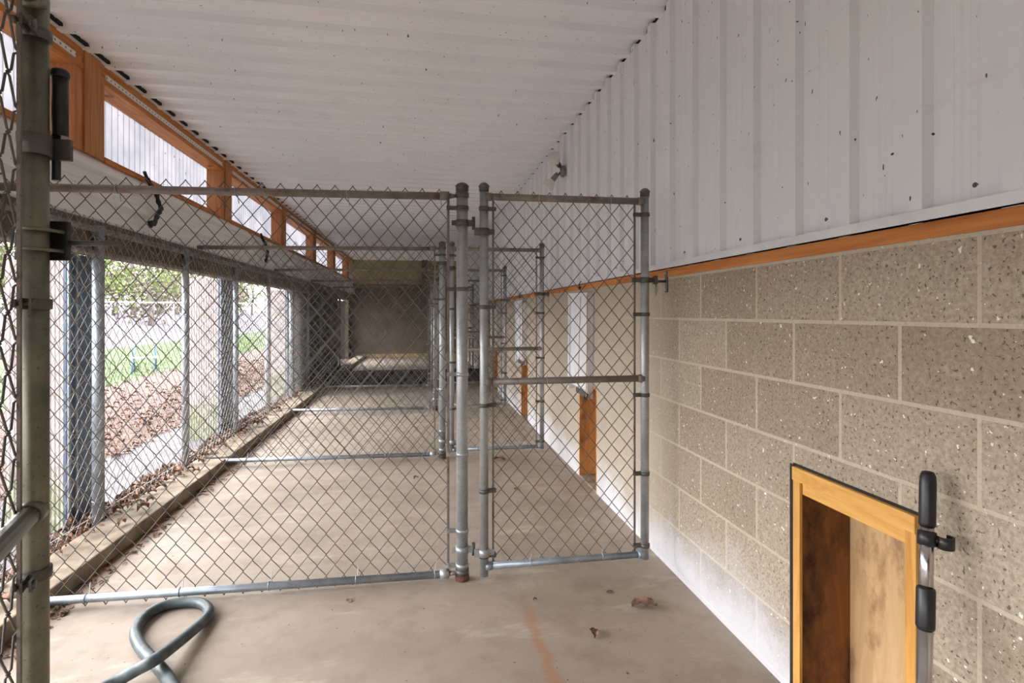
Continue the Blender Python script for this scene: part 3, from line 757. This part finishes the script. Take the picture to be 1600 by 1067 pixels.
# trees
def tree(x, y, z, hgt, r, kind, lab):
    e = empty('tree', (x, y, z)); tag(e, lab, 'tree', 'trees behind the gravel bank'); rg = random.Random(int(x*31+y*7))
    tp = [(rg.gauss(0, .04)*k, rg.gauss(0, .04)*k, hgt*k/6-.2*(k == 0)) for k in range(7)]
    mb = MB().tube(tp, [r*(1-.12*k) for k in range(7)], 9); tips = []
    for b in range(16):
        k = rg.uniform(.15, .98); a = rg.uniform(0, 6.3); i = int(k*6); p0 = Vector(tp[i]).lerp(Vector(tp[min(i+1, 6)]), k*6-i); L_ = hgt*rg.uniform(.15, .3)*(1.2-k*.6)
        p1 = p0+Vector((math.cos(a), math.sin(a), rg.uniform(.2, .9)))*L_*.5; p2 = p1+Vector((math.cos(a+.3), math.sin(a+.3), rg.uniform(-.1, .8)))*L_*.5
        mb.tube([p0, p1, p2], [r*.35, r*.2, r*.06], 5); tips += [p1, p2, (p1+p2)/2]
    mb.build('trunk', M_bark, e)
    lm = MB()
    for t_ in tips:
        for j in range(16 if kind else 9):
            c = t_+Vector((rg.gauss(0, .5), rg.gauss(0, .5), rg.gauss(0, .35))); a = Vector((rg.gauss(0, 1), rg.gauss(0, 1), rg.gauss(0, 1))).normalized()*rg.uniform(.06, .13); b_ = a.orthogonal()*.6
            lm.add([c-a, c+b_, c+a, c-b_], [(0, 1, 2, 3)])
    lm.build('foliage', M_leafg if kind else M_leafy, e)
def bank(x): 
    P = [(-80, 3), (-40, 2.2), (-26, 1.75), (-18, .95), (-13, .3), (-10.5, .07), (-5, 0)]
    for (a, za), (b, zb) in zip(P, P[1:]):
        if a <= x <= b: return za+(zb-za)*(x-a)/(b-a)
    return 0
ORD = ['first', 'second', 'third', 'fourth', 'fifth', 'sixth', 'seventh', 'eighth', 'ninth', 'tenth', 'eleventh', 'twelfth', 'thirteenth', 'fourteenth', 'fifteenth', 'sixteenth', 'seventeenth', 'eighteenth', 'nineteenth', 'twentieth']
rg = random.Random(11)
spots = [(-15.5, 20), (-19, 26), (-14.5, 27), (-20.5, 32), (-15, 33.5), (-18.5, 39), (-13.5, 41), (-20, 46), (-16, 50), (-21, 55), (-14, 60), (-19, 66)]
spots.sort(key=lambda p: p[0]/p[1])
for i, (x, y) in enumerate(spots):
    tree(x, y, bank(x), rg.uniform(6, 8.5), rg.uniform(.12, .2), i % 2, '%s tree behind the gravel bank outside, %s from the left' % ('green-leaved' if i % 2 else 'dull brown-leaved', ORD[i]))
RF = empty('rail_fence', (-16, 26, 0)); tag(RF, 'thin pale rail fence across the gravel bank outside, below the trees', 'fence')
MB().tube([(0, 0, 1.78), (8, 6.2, 1.80)], .035, 8).build('rail', M_white, RF)
for k in range(5): MB().tube([(2*k, 1.55*k, bank(-16+2*k)-.1), (2*k, 1.55*k, 1.78)], .03, 8).build('post', M_white, RF)
# shrubs closing the view between the trunks
def shrub(x, y, z, s, kind, lab):
    rg = random.Random(int(x*13+y*5)); e = empty('shrub', (x, y, z)); tag(e, lab, 'shrub', 'shrubs below the trees'); lm = MB(); sb = MB()
    for k in range(14):
        a = rg.uniform(0, 6.3); t_ = Vector((math.cos(a)*s*rg.uniform(.1, .8), math.sin(a)*s*rg.uniform(.1, .8), s*rg.uniform(.5, 1.5))); sb.tube([(0, 0, -.1), t_*.5, t_], [.02, .012, .005], 4)
        for j in range(60):
            c = t_+Vector((rg.gauss(0, .3), rg.gauss(0, .3), rg.gauss(0, .3)))*s; a_ = Vector((rg.gauss(0, 1), rg.gauss(0, 1), rg.gauss(0, 1))).normalized()*rg.uniform(.07, .14); b_ = a_.orthogonal()*.6
            lm.add([c-a_, c+b_, c+a_, c-b_], [(0, 1, 2, 3)])
    sb.build('stems', M_bark, e); lm.build('foliage', M_leafg if kind else M_leafy, e)
sp = [(-22+2.2*math.sin(i*2.3), 21+i*3.1) for i in range(16)]+[(-16+.8*math.sin(i*1.7)*2, 36+i*5.5) for i in range(4)]
sp.sort(key=lambda p: p[0]/p[1])
for i, (x, y) in enumerate(sp):
    shrub(x, y, bank(x), rg.uniform(1.7, 2.5), i % 3 == 0, ('yellow-green' if i % 3 == 0 else 'brownish')+' shrub on the bank outside, %s from the left' % ORD[i])
